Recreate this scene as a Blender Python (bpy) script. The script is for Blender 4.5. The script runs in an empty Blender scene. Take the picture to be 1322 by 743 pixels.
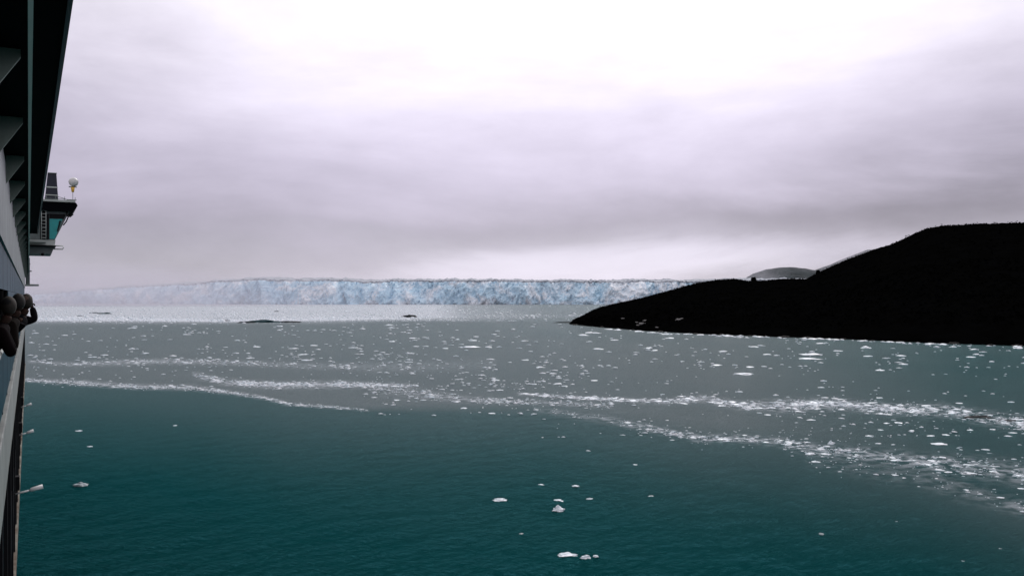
import bpy, bmesh, math, random
import numpy as np
from mathutils import Vector, Matrix, noise

# ------------------------------------------------------------------ camera, sky, sun, exposure
FPX, CX, HOR = 1145.0, 661.0, 382.0       # focal length in photo pixels, optical axis column, horizon row
TH = math.atan(624.0 / FPX)               # yaw of the camera to starboard of the ship's axis (+Y)
ST, CT = math.sin(TH), math.cos(TH)
CAMZ = 25.0
sc = bpy.context.scene
COL = sc.collection
cd = bpy.data.cameras.new("camera"); cam = bpy.data.objects.new("camera", cd); COL.objects.link(cam)
cam.location = (0, 0, CAMZ); cam.rotation_euler = (math.radians(90), 0, -TH)
cd.sensor_width = 36; cd.lens = 36 * FPX / 1322; cd.shift_y = (HOR - 371.5) / 1322
cd.clip_start = 0.05; cd.clip_end = 60000
sc.camera = cam
sc.view_settings.view_transform = 'Standard'; sc.view_settings.look = 'None'
sc.view_settings.exposure = 0.0; sc.view_settings.gamma = 1.0
sc.cycles.volume_bounces = 2

def W(u, v, F):                            # a point seen at photo pixel (u,v) at forward distance F
    R = F * (u - CX) / FPX
    return Vector((R * CT + F * ST, -R * ST + F * CT, CAMZ + (HOR - v) * F / FPX))
def FW(v): return CAMZ * FPX / (v - HOR)   # distance of the water at row v
def OnW(u, v): return W(u, v, FW(v))
def RF(R, F, z): return Vector((R * CT + F * ST, -R * ST + F * CT, z))

SUN_EL, SUN_AZ = math.radians(38), TH + math.radians(14)     # azimuth clockwise from +Y
w = bpy.data.worlds.new("World"); sc.world = w; w.use_nodes = True
nt = w.node_tree; nt.nodes.clear(); L = nt.links.new
def N(t, **k):
    n = nt.nodes.new(t)
    for a, b in k.items(): setattr(n, a, b)
    return n
def wm(op, a, b=None, c=None, clamp=False):
    n = N('ShaderNodeMath', operation=op, use_clamp=clamp)
    for i, x in enumerate((a, b, c)):
        if x is None: continue
        if isinstance(x, (int, float)): n.inputs[i].default_value = x
        else: L(x, n.inputs[i])
    return n.outputs[0]
out = N('ShaderNodeOutputWorld'); bg = N('ShaderNodeBackground'); bg2 = N('ShaderNodeBackground')
mixs = N('ShaderNodeMixShader')
sky = N('ShaderNodeTexSky', sky_type='NISHITA'); sky.sun_disc = False
sky.sun_elevation = SUN_EL; sky.sun_rotation = SUN_AZ
L(sky.outputs[0], bg.inputs[0]); bg.inputs[1].default_value = 0.1
tc = N('ShaderNodeTexCoord'); sep = N('ShaderNodeSeparateXYZ'); L(tc.outputs['Generated'], sep.inputs[0])
mp = N('ShaderNodeMapping'); L(tc.outputs['Generated'], mp.inputs[0])
mp.inputs['Rotation'].default_value = (0, math.radians(9), TH); mp.inputs['Scale'].default_value = (1, 1, 4.2)
n1 = N('ShaderNodeTexNoise'); L(mp.outputs[0], n1.inputs[0]); n1.inputs['Scale'].default_value = 2.0; n1.inputs['Detail'].default_value = 6; n1.inputs['Roughness'].default_value = .55; n1.inputs['Distortion'].default_value = .6
n2 = N('ShaderNodeTexNoise'); L(mp.outputs[0], n2.inputs[0]); n2.inputs['Scale'].default_value = 6.5; n2.inputs['Detail'].default_value = 5; n2.inputs['Distortion'].default_value = .4
zz = sep.outputs[2]
d1 = wm('SUBTRACT', n1.outputs[0], .5)
d2 = wm('SUBTRACT', n2.outputs[0], .5)
zd = wm('ADD', zz, wm('MULTIPLY', d1, .11))
zd = wm('ADD', zd, wm('MULTIPLY', d2, .025))
ramp = N('ShaderNodeValToRGB'); L(wm('MULTIPLY', zd, 2.0), ramp.inputs[0])
cr = ramp.color_ramp; cr.interpolation = 'B_SPLINE'
STOPS = [(0.0, (.48, .46, .54)), (.05, (.52, .495, .58)), (.11, (.455, .43, .52)), (.18, (.43, .395, .49)),
         (.29, (.52, .475, .595)), (.42, (.67, .62, .75)), (.57, (.85, .80, .91)), (1.0, (1.0, .96, 1.04))]
while len(cr.elements) < len(STOPS): cr.elements.new(.5)
for e, (p, c) in zip(cr.elements, STOPS): e.position = p; e.color = (*c, 1)
def glow(u, v, lo, hi, amt):               # brighter patch of cloud in a fixed compass direction
    d = (W(u, v, 1000) - Vector((0, 0, CAMZ))).normalized()
    dp = N('ShaderNodeVectorMath', operation='DOT_PRODUCT'); L(tc.outputs['Generated'], dp.inputs[0]); dp.inputs[1].default_value = d
    mr = N('ShaderNodeMapRange', interpolation_type='SMOOTHSTEP'); L(dp.outputs['Value'], mr.inputs[0])
    mr.inputs[1].default_value = math.cos(math.radians(lo)); mr.inputs[2].default_value = math.cos(math.radians(hi))
    mr.inputs[3].default_value = 0; mr.inputs[4].default_value = amt
    return mr.outputs[0]
tilt = N('ShaderNodeVectorMath', operation='DOT_PRODUCT'); L(tc.outputs['Generated'], tilt.inputs[0]); tilt.inputs[1].default_value = (CT, -ST, 0)
zt_ = wm('ADD', wm('ADD', zz, wm('MULTIPLY', d1, .13)), wm('MULTIPLY', tilt.outputs['Value'], -.05))
def layer(c, wd, az):                      # a low bank of brighter or darker cloud
    x = wm('SUBTRACT', 1, wm('DIVIDE', wm('ABSOLUTE', wm('SUBTRACT', zt_, c)), wd), clamp=True)
    return wm('MULTIPLY', wm('MULTIPLY', x, wm('MULTIPLY', x, wm('SUBTRACT', 3, wm('MULTIPLY', x, 2)))), az)
g = wm('ADD', glow(760, -40, 32, 3, .42), layer(.022, .030, glow(800, 382, 26, 4, .42)))
g = wm('ADD', g, layer(.075, .045, glow(1080, 300, 36, 4, -.27)))
g = wm('ADD', g, wm('MULTIPLY', d1, .40))
g = wm('ADD', g, wm('MULTIPLY', d2, .17))
g = wm('ADD', g, -.01)
mp3 = N('ShaderNodeMapping'); L(tc.outputs['Generated'], mp3.inputs[0]); mp3.inputs['Rotation'].default_value = (0, math.radians(9), TH); mp3.inputs['Scale'].default_value = (1, 1, 2.3)
n3 = N('ShaderNodeTexNoise'); L(mp3.outputs[0], n3.inputs[0]); n3.inputs['Scale'].default_value = 9; n3.inputs['Detail'].default_value = 7; n3.inputs['Roughness'].default_value = .6
g = wm('ADD', g, wm('MULTIPLY', wm('SUBTRACT', n3.outputs[0], .5), .34))
g = wm('ADD', g, glow(1150, 290, 11, 0, -.16))
g = wm('ADD', g, 0.97)
vm = N('ShaderNodeVectorMath', operation='SCALE'); L(ramp.outputs[0], vm.inputs[0]); L(g, vm.inputs['Scale'])
L(vm.outputs[0], bg2.inputs[0]); bg2.inputs[1].default_value = 1.0
mixs.inputs[0].default_value = .95
L(bg.outputs[0], mixs.inputs[1]); L(bg2.outputs[0], mixs.inputs[2]); L(mixs.outputs[0], out.inputs[0])

sl = bpy.data.lights.new("sun", 'SUN'); sl.energy = 1.5; sl.angle = math.radians(20); sl.color = (1, .97, .95)
sun = bpy.data.objects.new("sun", sl); COL.objects.link(sun)
sdir = Vector((math.sin(SUN_AZ) * math.cos(SUN_EL), math.cos(SUN_AZ) * math.cos(SUN_EL), math.sin(SUN_EL)))
sun.rotation_euler = sdir.to_track_quat('Z', 'Y').to_euler()
sun.location = (0, 0, 300)

# ------------------------------------------------------------------ helpers
def tag(o, label=None, cat=None, group=None, kind=None):
    if label: o['label'] = label
    if cat: o['category'] = cat
    if group: o['group'] = group
    if kind: o['kind'] = kind
    return o
def link(name, me, m=None, parent=None):
    o = bpy.data.objects.new(name, me); COL.objects.link(o)
    if m is not None: me.materials.append(m)
    if parent: o.parent = parent
    return o
def mesh(name, vs, fs, m=None, parent=None, smooth=False):
    me = bpy.data.meshes.new(name); me.from_pydata([tuple(v) for v in vs], [], [tuple(f) for f in fs])
    if smooth: me.polygons.foreach_set('use_smooth', [True] * len(me.polygons))
    me.update()
    return link(name, me, m, parent)
def empty(name, loc=(0, 0, 0)):
    o = bpy.data.objects.new(name, None); COL.objects.link(o); o.location = loc
    return o
def mat(name, col, rough=.6, metal=0, spec=.5, vary=0, vscale=3, bump=0, bscale=20, col2=None):
    m = bpy.data.materials.new(name); m.use_nodes = True
    t = m.node_tree; b = t.nodes['Principled BSDF']
    b.inputs['Base Color'].default_value = (*col, 1); b.inputs['Roughness'].default_value = rough
    b.inputs['Metallic'].default_value = metal; b.inputs['Specular IOR Level'].default_value = spec
    c = t.nodes.new('ShaderNodeTexCoord')
    if vary or col2:
        n = t.nodes.new('ShaderNodeTexNoise'); n.inputs['Scale'].default_value = vscale; n.inputs['Detail'].default_value = 6
        n.inputs['Roughness'].default_value = .65
        t.links.new(c.outputs['Object'], n.inputs[0])
        r = t.nodes.new('ShaderNodeValToRGB'); t.links.new(n.outputs[0], r.inputs[0])
        a = col2 if col2 else tuple(x * (1 - vary) for x in col)
        r.color_ramp.elements[0].position = .35; r.color_ramp.elements[0].color = (*a, 1)
        r.color_ramp.elements[1].position = .65; r.color_ramp.elements[1].color = (*col, 1)
        t.links.new(r.outputs[0], b.inputs['Base Color'])
    if bump:
        n = t.nodes.new('ShaderNodeTexNoise'); n.inputs['Scale'].default_value = bscale; n.inputs['Detail'].default_value = 5
        t.links.new(c.outputs['Object'], n.inputs[0])
        bp = t.nodes.new('ShaderNodeBump'); bp.inputs['Strength'].default_value = bump
        t.links.new(n.outputs[0], bp.inputs['Height']); t.links.new(bp.outputs[0], b.inputs['Normal'])
    return m
class MB:
    def __init__(s): s.v = []; s.f = []
    def add(s, vs, fs):
        n = len(s.v); s.v += [Vector(v) for v in vs]; s.f += [tuple(i + n for i in f) for f in fs]; return s
    def box(s, x0, x1, y0, y1, z0, z1):
        vs = [(x, y, z) for z in (z0, z1) for y in (y0, y1) for x in (x0, x1)]
        return s.add(vs, [(0, 2, 3, 1), (4, 5, 7, 6), (0, 1, 5, 4), (2, 6, 7, 3), (0, 4, 6, 2), (1, 3, 7, 5)])
    def prism(s, poly, y0, y1):            # polygon in (x,z), extruded along y
        n = len(poly)
        vs = [(x, y0, z) for x, z in poly] + [(x, y1, z) for x, z in poly]
        fs = [tuple(range(n)), tuple(range(2 * n - 1, n - 1, -1))] + [(i, i + n, (i + 1) % n + n, (i + 1) % n) for i in range(n)]
        return s.add(vs, fs)
    def tube(s, pts, r, n=8):
        pts = [Vector(p) for p in pts]
        if not hasattr(r, '__len__'): r = [r] * len(pts)
        vs = []; fs = []
        for i, p in enumerate(pts):
            d = (pts[min(i + 1, len(pts) - 1)] - pts[max(i - 1, 0)]).normalized()
            a = d.orthogonal().normalized(); b = d.cross(a)
            if i and abs(d.dot(pd)) > .2:
                a = (pa - d * pa.dot(d)).normalized(); b = d.cross(a)
            pa, pd = a, d
            vs += [p + (a * math.cos(t) + b * math.sin(t)) * r[i] for t in [2 * math.pi * k / n for k in range(n)]]
        for i in range(len(pts) - 1):
            for k in range(n):
                fs.append((i * n + k, i * n + (k + 1) % n, (i + 1) * n + (k + 1) % n, (i + 1) * n + k))
        fs += [tuple(range(n - 1, -1, -1)), tuple((len(pts) - 1) * n + k for k in range(n))]
        return s.add(vs, fs)
    def ball(s, c, r, sx=1, sy=1, sz=1, n=16, m=10):
        vs = [(c[0], c[1], c[2] - r * sz)]; fs = []
        for i in range(1, m):
            a = math.pi * i / m - math.pi / 2
            for k in range(n):
                t = 2 * math.pi * k / n
                vs.append((c[0] + r * sx * math.cos(a) * math.cos(t), c[1] + r * sy * math.cos(a) * math.sin(t), c[2] + r * sz * math.sin(a)))
        vs.append((c[0], c[1], c[2] + r * sz))
        for k in range(n):
            fs.append((0, 1 + (k + 1) % n, 1 + k)); fs.append((len(vs) - 1, 1 + (m - 2) * n + k, 1 + (m - 2) * n + (k + 1) % n))
            for i in range(m - 2):
                fs.append((1 + i * n + k, 1 + i * n + (k + 1) % n, 1 + (i + 1) * n + (k + 1) % n, 1 + (i + 1) * n + k))
        return s.add(vs, fs)
    def build(s, name, m, parent=None, smooth=False, bevel=0):
        o = mesh(name, s.v, s.f, m, parent, smooth)
        bm = bmesh.new(); bm.from_mesh(o.data); bmesh.ops.recalc_face_normals(bm, faces=bm.faces)
        if bevel: bmesh.ops.bevel(bm, geom=bm.edges[:], offset=bevel, segments=2, affect='EDGES', profile=.7)
        bm.to_mesh(o.data); bm.free()
        return o
def lerp_tab(tab, x):
    return float(np.interp(x, [a for a, b in tab], [b for a, b in tab]))
rng = random.Random(7); nr = np.random.RandomState(11)

# ------------------------------------------------------------------ water
# bands of drifting ice, each a polyline (u, v, half thickness, strength) on the water surface
BANDS = [
    [(30, 490, 2, .8), (100, 494, 3, 1), (180, 499, 3, 1), (250, 500, 3, .9), (300, 507, 2.5, .8), (340, 513, 2.5, .7), (370, 521, 2, .9), (440, 526, 1.5, .8), (475, 529, 1.5, .3)],
    [(250, 483, 4, .5), (290, 493, 4, .9), (350, 497, 4, 1), (430, 496, 4, 1), (492, 497, 3, 1), (540, 498, 3, .3)],
    [(36, 466, 2, .4), (90, 470, 2.5, .6), (150, 468, 3, .8), (210, 466, 3, .8), (300, 468, 3, .5), (400, 472, 4, .35), (520, 474, 6, .3), (640, 470, 8, .15)],
    [(480, 500, 9, .25), (600, 515, 4, .6), (680, 519, 3, .5), (790, 523, 3, .3)],
    [(670, 508, 1.8, .5), (760, 514, 2, .8), (860, 518, 3, .9), (905, 514, 4, 1), (960, 523, 5, .9), (1020, 523, 7, 1), (1080, 521, 6, 1.1), (1150, 528, 6, 1), (1220, 529, 7, .9), (1280, 540, 8, .8), (1340, 548, 8, .8), (1500, 566, 10, .7)],
    [(690, 528, 4, .2), (780, 540, 4, .45), (830, 551, 4, .7), (900, 565, 4, .8), (950, 566, 4, .8), (1000, 569, 5, .7), (1060, 581, 7, .7), (1130, 588, 7, .8), (1200, 598, 9, .8), (1260, 603, 11, .6), (1340, 615, 14, .6), (1500, 640, 18, .5)],
    [(1040, 590, 10, .12), (1180, 612, 14, .2), (1270, 640, 12, .25), (1340, 662, 7, .6), (1500, 700, 8, .4)],
    [(30, 412, 4, 1.5), (140, 411.5, 4.5, 1.6), (300, 413.5, 3.2, 1.6), (440, 411, 4.2, 1.6), (560, 410, 2.5, 1.2), (620, 407, 2.5, .4), (740, 408, 2.5, .45), (800, 407, 2, .3)],
]
def band_at(u, v):
    s = 0
    for B in BANDS:
        if u < B[0][0] or u > B[-1][0]: continue
        us = [p[0] for p in B]
        c = np.interp(u, us, [p[1] for p in B]); t = np.interp(u, us, [p[2] for p in B]); k = np.interp(u, us, [p[3] for p in B])
        s = max(s, k * math.exp(-((v - c) / t) ** 2))
    return s
# edge of the silty grey water (photo row of the edge along the columns, softness)
EDGE = [(-200, 480), (30, 492), (180, 502), (260, 504), (340, 514), (375, 523), (470, 531), (600, 533), (700, 535), (800, 552), (900, 568), (1000, 574), (1100, 590), (1200, 606), (1322, 650), (1600, 700)]
SOFT = [(-200, 2), (340, 3), (480, 10), (700, 28), (1000, 30), (1322, 30), (1600, 30)]
us = np.concatenate([np.linspace(-60000, -1500, 8), np.linspace(-1000, -50, 12), np.arange(-30, 1360, 3.5), np.linspace(1400, 2600, 14), np.linspace(3500, 60000, 8)])
vs_ = np.concatenate([[HOR + CAMZ * FPX / 12000, 385, 387, 389], np.arange(391, 560, 1.25), np.arange(561, 760, 2), np.array([780, 830, 900, 1050, 1400, 2200, 5000, 15000])])
V = []; silt = []; slush = []
uu0 = lambda R, F: CX + R * FPX / F
for v in vs_:
    F = FW(v)
    for u in us:
        R = max(-12000, min(12000, F * (u - CX) / FPX))
        p_ = RF(R, F, 0)
        if F < 420 and -1200 < uu0(R, F) < 2600:      # real wavelets where the sheet is fine enough to carry them
            k = min(1, (420 - F) / 180); near = min(1, max(0, (210 - F) / 110))
            x_, y_ = p_.x * .95 + p_.y * .3, p_.y * .95 - p_.x * .3
            p_.z = k * .17 * noise.noise((x_ * .16, y_ * .30, 0)) + near * (.085 * noise.noise((x_ * .5, y_ * .95, 4)) + .045 * noise.noise((x_ * 1.2, y_ * 2.1, 8)))
        V.append(p_)
        uu = CX + R * FPX / F
        e = lerp_tab(EDGE, uu); s = lerp_tab(SOFT, uu)
        a = (e - v) / s; a = max(0, min(1, a * .5 + .5)); a = a * a * (3 - 2 * a)
        if uu > 950:                         # the silt thins out to the right
            a *= 1 - .62 * min(1, (uu - 950) / 300)
        if v > e: a = max(a, .46 * math.exp(-((v - e) / 62) ** 1.3) * (1 if uu > -50 else 0))
        if v < 418: a = 1
        silt.append(a)
        b = band_at(uu, v)
        if v < 416 and uu < 900: b = max(b, 1.22 * min(1, (416 - v) / 6) * (1 if uu < 560 else max(.18, 1 - (uu - 560) / 180)))
        slush.append(b)
nu = len(us); Fs = [(j * nu + i, j * nu + i + 1, (j + 1) * nu + i + 1, (j + 1) * nu + i) for j in range(len(vs_) - 1) for i in range(nu - 1)]
# the rest of the bay behind the camera
k0 = len(V); last = (len(vs_) - 1) * nu
V += [RF(-12000, -12000, 0), RF(12000, -12000, 0)]; silt += [0, 0]; slush += [0, 0]
Fs += [(last + i, last + i + 1, k0 + 1 if i >= nu // 2 else k0) for i in range(nu - 1)] + [(last + nu // 2, k0 + 1, k0)]
water = mesh('water', V, Fs, smooth=True)
tag(water, 'dark teal bay water turning silty grey towards the glacier', kind='structure')
bm = bmesh.new(); bm.from_mesh(water.data); bmesh.ops.recalc_face_normals(bm, faces=bm.faces)
bm.normal_update()
if sum(f.normal.z for f in bm.faces) < 0: bmesh.ops.reverse_faces(bm, faces=bm.faces)
bm.to_mesh(water.data); bm.free()
for nm, arr in (('silt', silt), ('slush', slush)):
    at = water.data.attributes.new(nm, 'FLOAT', 'POINT'); at.data.foreach_set('value', arr)
def water_mat():
    m = bpy.data.materials.new('sea_water'); m.use_nodes = True; t = m.node_tree; b = t.nodes['Principled BSDF']; l = t.links.new
    def nn(ty, **k):
        n = t.nodes.new(ty)
        for a, c in k.items(): setattr(n, a, c)
        return n
    def ma(op, a, c, clamp=False):
        n = nn('ShaderNodeMath', operation=op, use_clamp=clamp)
        for i, x in enumerate((a, c)):
            if isinstance(x, (int, float)): n.inputs[i].default_value = x
            else: l(x, n.inputs[i])
        return n.outputs[0]
    geo = nn('ShaderNodeNewGeometry')
    def noise_at(scale, detail=3, stretch=(1, 1, 1), rot=0, rough=.5):
        mp = nn('ShaderNodeMapping'); l(geo.outputs['Position'], mp.inputs[0]); mp.inputs['Scale'].default_value = stretch; mp.inputs['Rotation'].default_value = (0, 0, rot)
        n = nn('ShaderNodeTexNoise'); l(mp.outputs[0], n.inputs[0]); n.inputs['Scale'].default_value = scale; n.inputs['Detail'].default_value = detail; n.inputs['Roughness'].default_value = rough
        return n.outputs[0]
    A = nn('ShaderNodeAttribute', attribute_name='silt').outputs['Fac']
    S = nn('ShaderNodeAttribute', attribute_name='slush').outputs['Fac']
    big = noise_at(.012, 5, (1, .35, 1), -TH * 0 + .5)
    sm = noise_at(.5, 4)
    a1 = ma('ADD', A, ma('MULTIPLY', ma('SUBTRACT', big, .5), .35), True)
    a1 = ma('MULTIPLY', a1, ma('GREATER_THAN', A, .001))
    mx = nn('ShaderNodeMix', data_type='RGBA'); l(a1, mx.inputs[0])
    mx.inputs[6].default_value = (.0001, .0330, .0355, 1); mx.inputs[7].default_value = (.120, .152, .157, 1)
    br = nn('ShaderNodeMapRange'); l(sm, br.inputs[0]); br.inputs[1].default_value = .42; br.inputs[2].default_value = .62
    sl_ = ma('ADD', ma('MULTIPLY', ma('MULTIPLY', S, br.outputs[0]), .72, True), ma('MULTIPLY', ma('SUBTRACT', S, .95, True), 1.1), True)
    mx2 = nn('ShaderNodeMix', data_type='RGBA'); l(sl_, mx2.inputs[0]); l(mx.outputs[2], mx2.inputs[6]); mx2.inputs[7].default_value = (.74, .77, .82, 1)
    r1 = noise_at(.9, 5, (1, 2.4, 1), .35, .62); r2 = noise_at(.16, 3, (1, 2.0, 1), .2)
    h = ma('ADD', ma('ADD', ma('MULTIPLY', r1, 1.1), ma('MULTIPLY', noise_at(3.2, 3, (1, 2.0, 1), .5), .22)), ma('MULTIPLY', r2, .6))
    bp = nn('ShaderNodeBump'); bp.inputs['Strength'].default_value = 1; bp.inputs['Distance'].default_value = .8
    l(h, bp.inputs['Height']); 
    t.nodes.remove(b)
    df = nn('ShaderNodeBsdfDiffuse'); l(mx2.outputs[2], df.inputs['Color']); l(bp.outputs[0], df.inputs['Normal'])
    gs = nn('ShaderNodeBsdfGlossy'); gs.inputs['Roughness'].default_value = .12; l(bp.outputs[0], gs.inputs['Normal'])
    mg = nn('ShaderNodeMix', data_type='RGBA'); l(a1, mg.inputs[0]); mg.inputs[6].default_value = (.14, .60, .62, 1); mg.inputs[7].default_value = (.56, .63, .64, 1)
    l(mg.outputs[2], gs.inputs['Color'])
    fr = nn('ShaderNodeFresnel'); fr.inputs['IOR'].default_value = 1.33; l(bp.outputs[0], fr.inputs['Normal'])
    ms = nn('ShaderNodeMixShader'); l(ma('MULTIPLY', fr.outputs[0], .60), ms.inputs[0]); l(df.outputs[0], ms.inputs[1]); l(gs.outputs[0], ms.inputs[2])
    l(ms.outputs[0], t.nodes['Material Output'].inputs[0])
    return m
water.data.materials.append(water_mat())

# ------------------------------------------------------------------ glacier
def fbm(x, y, z=0, o=4):
    s = 0; a = 1; 
    for k in range(o):
        s += a * noise.noise((x, y, z)); a *= .5; x *= 2.03; y *= 2.03; z *= 2.03
    return s
def ridged(x, y, z=0, o=4):
    s = 0; a = 1
    for k in range(o):
        s += a * (1 - 2 * abs(noise.noise((x, y, z)))); a *= .5; x *= 2.1; y *= 2.1; z *= 2.1
    return s
GF = [(-300, 3600), (40, 3100), (200, 2800), (400, 2620), (700, 2620), (900, 2550), (1300, 2500), (1700, 2450)]
GT = [(-300, 380), (60, 379), (110, 374), (150, 371), (220, 367), (280, 363), (330, 361), (400, 361), (440, 361), (470, 363), (520, 361.5), (560, 362.5), (640, 362), (900, 363), (1300, 362), (1700, 362)]
gv = []; gf = []
NU, NW, NTp = 1150, 30, 16
gus = np.linspace(-250, 1250, NU)
for u in gus:
    F0 = lerp_tab(GF, u); top = CAMZ + (HOR - lerp_tab(GT, u)) * F0 / FPX
    top += 4.5 * fbm(u * .045, 3.3) + 2.5 * ridged(u * .21, 1.7, 0, 3)
    top = max(top, 14)
    R = F0 * (u - CX) / FPX
    for j in range(NW):
        t = j / (NW - 1); z = -3 + t * (top + 3)
        # crags: upright buttresses, blocks, hollows
        d = 30 * fbm(R * .006, z * .004, 1.2, 3) + 20 * ridged(R * .022 + z * .006, z * .011, 5.1, 4) + 9 * ridged(R * .07 - z * .02, z * .05, 9.1, 3)
        d += 26 * t * t
        gv.append(RF(R, F0 + d, z))
    for j in range(1, NTp):
        q = j / (NTp - 1); q = q * q
        back = 1500 * q
        zt = top + back * .012 + (6 * ridged(R * .02, back * .02, 2.2, 4) - 3) * min(1, q * 40) 
        gv.append(RF(R, F0 + d + back, zt))
M = NW + NTp - 1
gf = [(i * M + j, (i + 1) * M + j, (i + 1) * M + j + 1, i * M + j + 1) for i in range(NU - 1) for j in range(M - 1)]
def ice_wall_mat():
    m = bpy.data.materials.new('glacier_ice'); m.use_nodes = True; t = m.node_tree; b = t.nodes['Principled BSDF']; l = t.links.new
    g_ = t.nodes.new('ShaderNodeNewGeometry')
    def nz(scale, st, det=6, dist=0, rot=(0, 0, 0), rg=.6):
        mp = t.nodes.new('ShaderNodeMapping'); l(g_.outputs['Position'], mp.inputs[0]); mp.inputs['Scale'].default_value = st; mp.inputs['Rotation'].default_value = rot
        n = t.nodes.new('ShaderNodeTexNoise'); l(mp.outputs[0], n.inputs[0]); n.inputs['Scale'].default_value = scale; n.inputs['Detail'].default_value = det; n.inputs['Distortion'].default_value = dist; n.inputs['Roughness'].default_value = rg
        return n.outputs[0]
    def ramp(src, st):
        r = t.nodes.new('ShaderNodeValToRGB'); l(src, r.inputs[0])
        while len(r.color_ramp.elements) < len(st): r.color_ramp.elements.new(.5)
        for e, (p, c) in zip(r.color_ramp.elements, st): e.position = p; e.color = (*c, 1)
        return r.outputs[0]
    c1 = ramp(nz(.012, (1, 1, 1.3), 8, .8, rg=.68), [(.33, (.46, .64, .76)), (.44, (.58, .80, .92)), (.52, (.66, .82, .92)), (.60, (.93, .95, .97)), (.7, (.55, .77, .92))])
    dirt = ramp(nz(.018, (1, 1, .55), 9, 1.2, rg=.72), [(.42, (1, 1, 1)), (.52, (.9, .89, .89)), (.58, (.52, .54, .57)), (.64, (.95, .95, .96))])
    mx = t.nodes.new('ShaderNodeMix'); mx.data_type = 'RGBA'; mx.blend_type = 'MULTIPLY'; mx.inputs[0].default_value = .4
    l(c1, mx.inputs[6]); l(dirt, mx.inputs[7]); l(mx.outputs[2], b.inputs['Base Color'])
    b.inputs['Roughness'].default_value = .6; b.inputs['Specular IOR Level'].default_value = .3
    bp = t.nodes.new('ShaderNodeBump'); bp.inputs['Strength'].default_value = 1; bp.inputs['Distance'].default_value = 12
    l(nz(.03, (1, 1, 1.0), 8, .5), bp.inputs['Height']); l(bp.outputs[0], b.inputs['Normal'])
    return m
gl = mesh('glacier', gv, gf, ice_wall_mat())
gl.data.materials.append(mat('glacier_top', (.42, .45, .49), .8, spec=.1, col2=(.26, .28, .31), vscale=.03, bump=1, bscale=.05))
gl.data.polygons.foreach_set('material_index', [1 if (i % (M - 1)) >= NW - 3 else 0 for i in range(len(gl.data.polygons))])
tag(gl, 'long pale blue glacier front of cracked ice across the bay', kind='structure')

# ------------------------------------------------------------------ headland and mountain
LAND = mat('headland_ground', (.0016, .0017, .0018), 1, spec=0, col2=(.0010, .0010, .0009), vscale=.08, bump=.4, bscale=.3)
SHORE = [(735, 418.5), (770, 422), (830, 427), (900, 431), (1000, 435), (1100, 438.5), (1200, 443), (1322, 447), (1500, 454), (1800, 468), (2300, 500)]
RIDGE = [(735, 418), (742, 414), (750, 409), (762, 402), (775, 396.5), (800, 391), (826, 386), (850, 379), (880, 371), (900, 366), (925, 362), (950, 361.5), (966, 364), (985, 363), (1005, 361), (1040, 361), (1052, 355), (1075, 344), (1100, 334), (1125, 325), (1150, 317), (1180, 303), (1195, 296.5), (1215, 293), (1260, 290.5), (1322, 289), (1450, 280), (1700, 250), (2300, 200)]
RIDF = [(735, 800), (800, 830), (930, 880), (1050, 900), (1150, 880), (1322, 820), (1600, 740), (2300, 620)]
def land_pt(u, t):
    F0 = FW(lerp_tab(SHORE, u)); F1 = max(F0 + 4, lerp_tab(RIDF, u)); H = CAMZ + (HOR - lerp_tab(RIDGE, u)) * F1 / FPX
    H = max(H, .5)
    if t <= 1:
        F = F0 + (F1 - F0) * t
        s = 1 - (1 - t) ** 1.75
        cap = CAMZ + (H - CAMZ) * F / F1        # stay under the sight line to the ridge
        z = min(H * s, cap - 1.2 * (1 - t)) if t < 1 else H
        z = min(z, H)
    else:
        F = F1 + (t - 1) * 420; s = max(0, 1 - (t - 1) ** 1.4); z = H * s - 4 * (t - 1)
    R = F * (u - CX) / FPX
    amp = min(1, t * 4) * min(1, H / 40)
    z += amp * (1.2 * fbm(R * .03, F * .03, 0, 4) + .7 * ridged(R * .12, F * .12, 4, 3) * (1 if t < .97 or t > 1.02 else .45)) - (1.5 if t == 0 else 0)
    return R, F, z
us2 = np.concatenate([np.arange(735, 1340, 2.2), np.linspace(1345, 2300, 120)])
ts = np.concatenate([np.linspace(0, .2, 14), np.linspace(.225, 1, 30), np.linspace(1.05, 2, 16)])
lv = [RF(*land_pt(u, t)) for u in us2 for t in ts]; T_ = len(ts)
lf = [(i * T_ + j, (i + 1) * T_ + j, (i + 1) * T_ + j + 1, i * T_ + j + 1) for i in range(len(us2) - 1) for j in range(T_ - 1)]
lf.append(tuple(range(T_ - 1, -1, -1)))
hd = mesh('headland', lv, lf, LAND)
tag(hd, 'low black scrub covered headland sloping down to the water on the right', kind='structure')

# scrub: thousands of small leafy clumps, one mesh
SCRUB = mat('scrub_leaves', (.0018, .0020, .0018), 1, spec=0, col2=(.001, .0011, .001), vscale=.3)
def leaf_clump(c, r, h, n, V_, F_, rg):
    for _ in range(n):
        a = rg.uniform(0, 6.283); rr = r * math.sqrt(rg.random()); zz_ = h * rg.random() ** .8
        q = Vector((c[0] + rr * math.cos(a) * (1 - .4 * zz_ / h), c[1] + rr * math.sin(a) * (1 - .4 * zz_ / h), c[2] + zz_))
        s = r * rg.uniform(.22, .5)
        d1_ = Vector((rg.uniform(-1, 1), rg.uniform(-1, 1), rg.uniform(-.7, .7))).normalized() * s
        d2_ = Vector((rg.uniform(-1, 1), rg.uniform(-1, 1), rg.uniform(-.2, 1))).normalized() * s
        k = len(V_); V_ += [q - d1_, q + d2_, q + d1_, q - d2_ * .6]; F_.append((k, k + 1, k + 2, k + 3))
sv, sf = [], []
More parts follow.
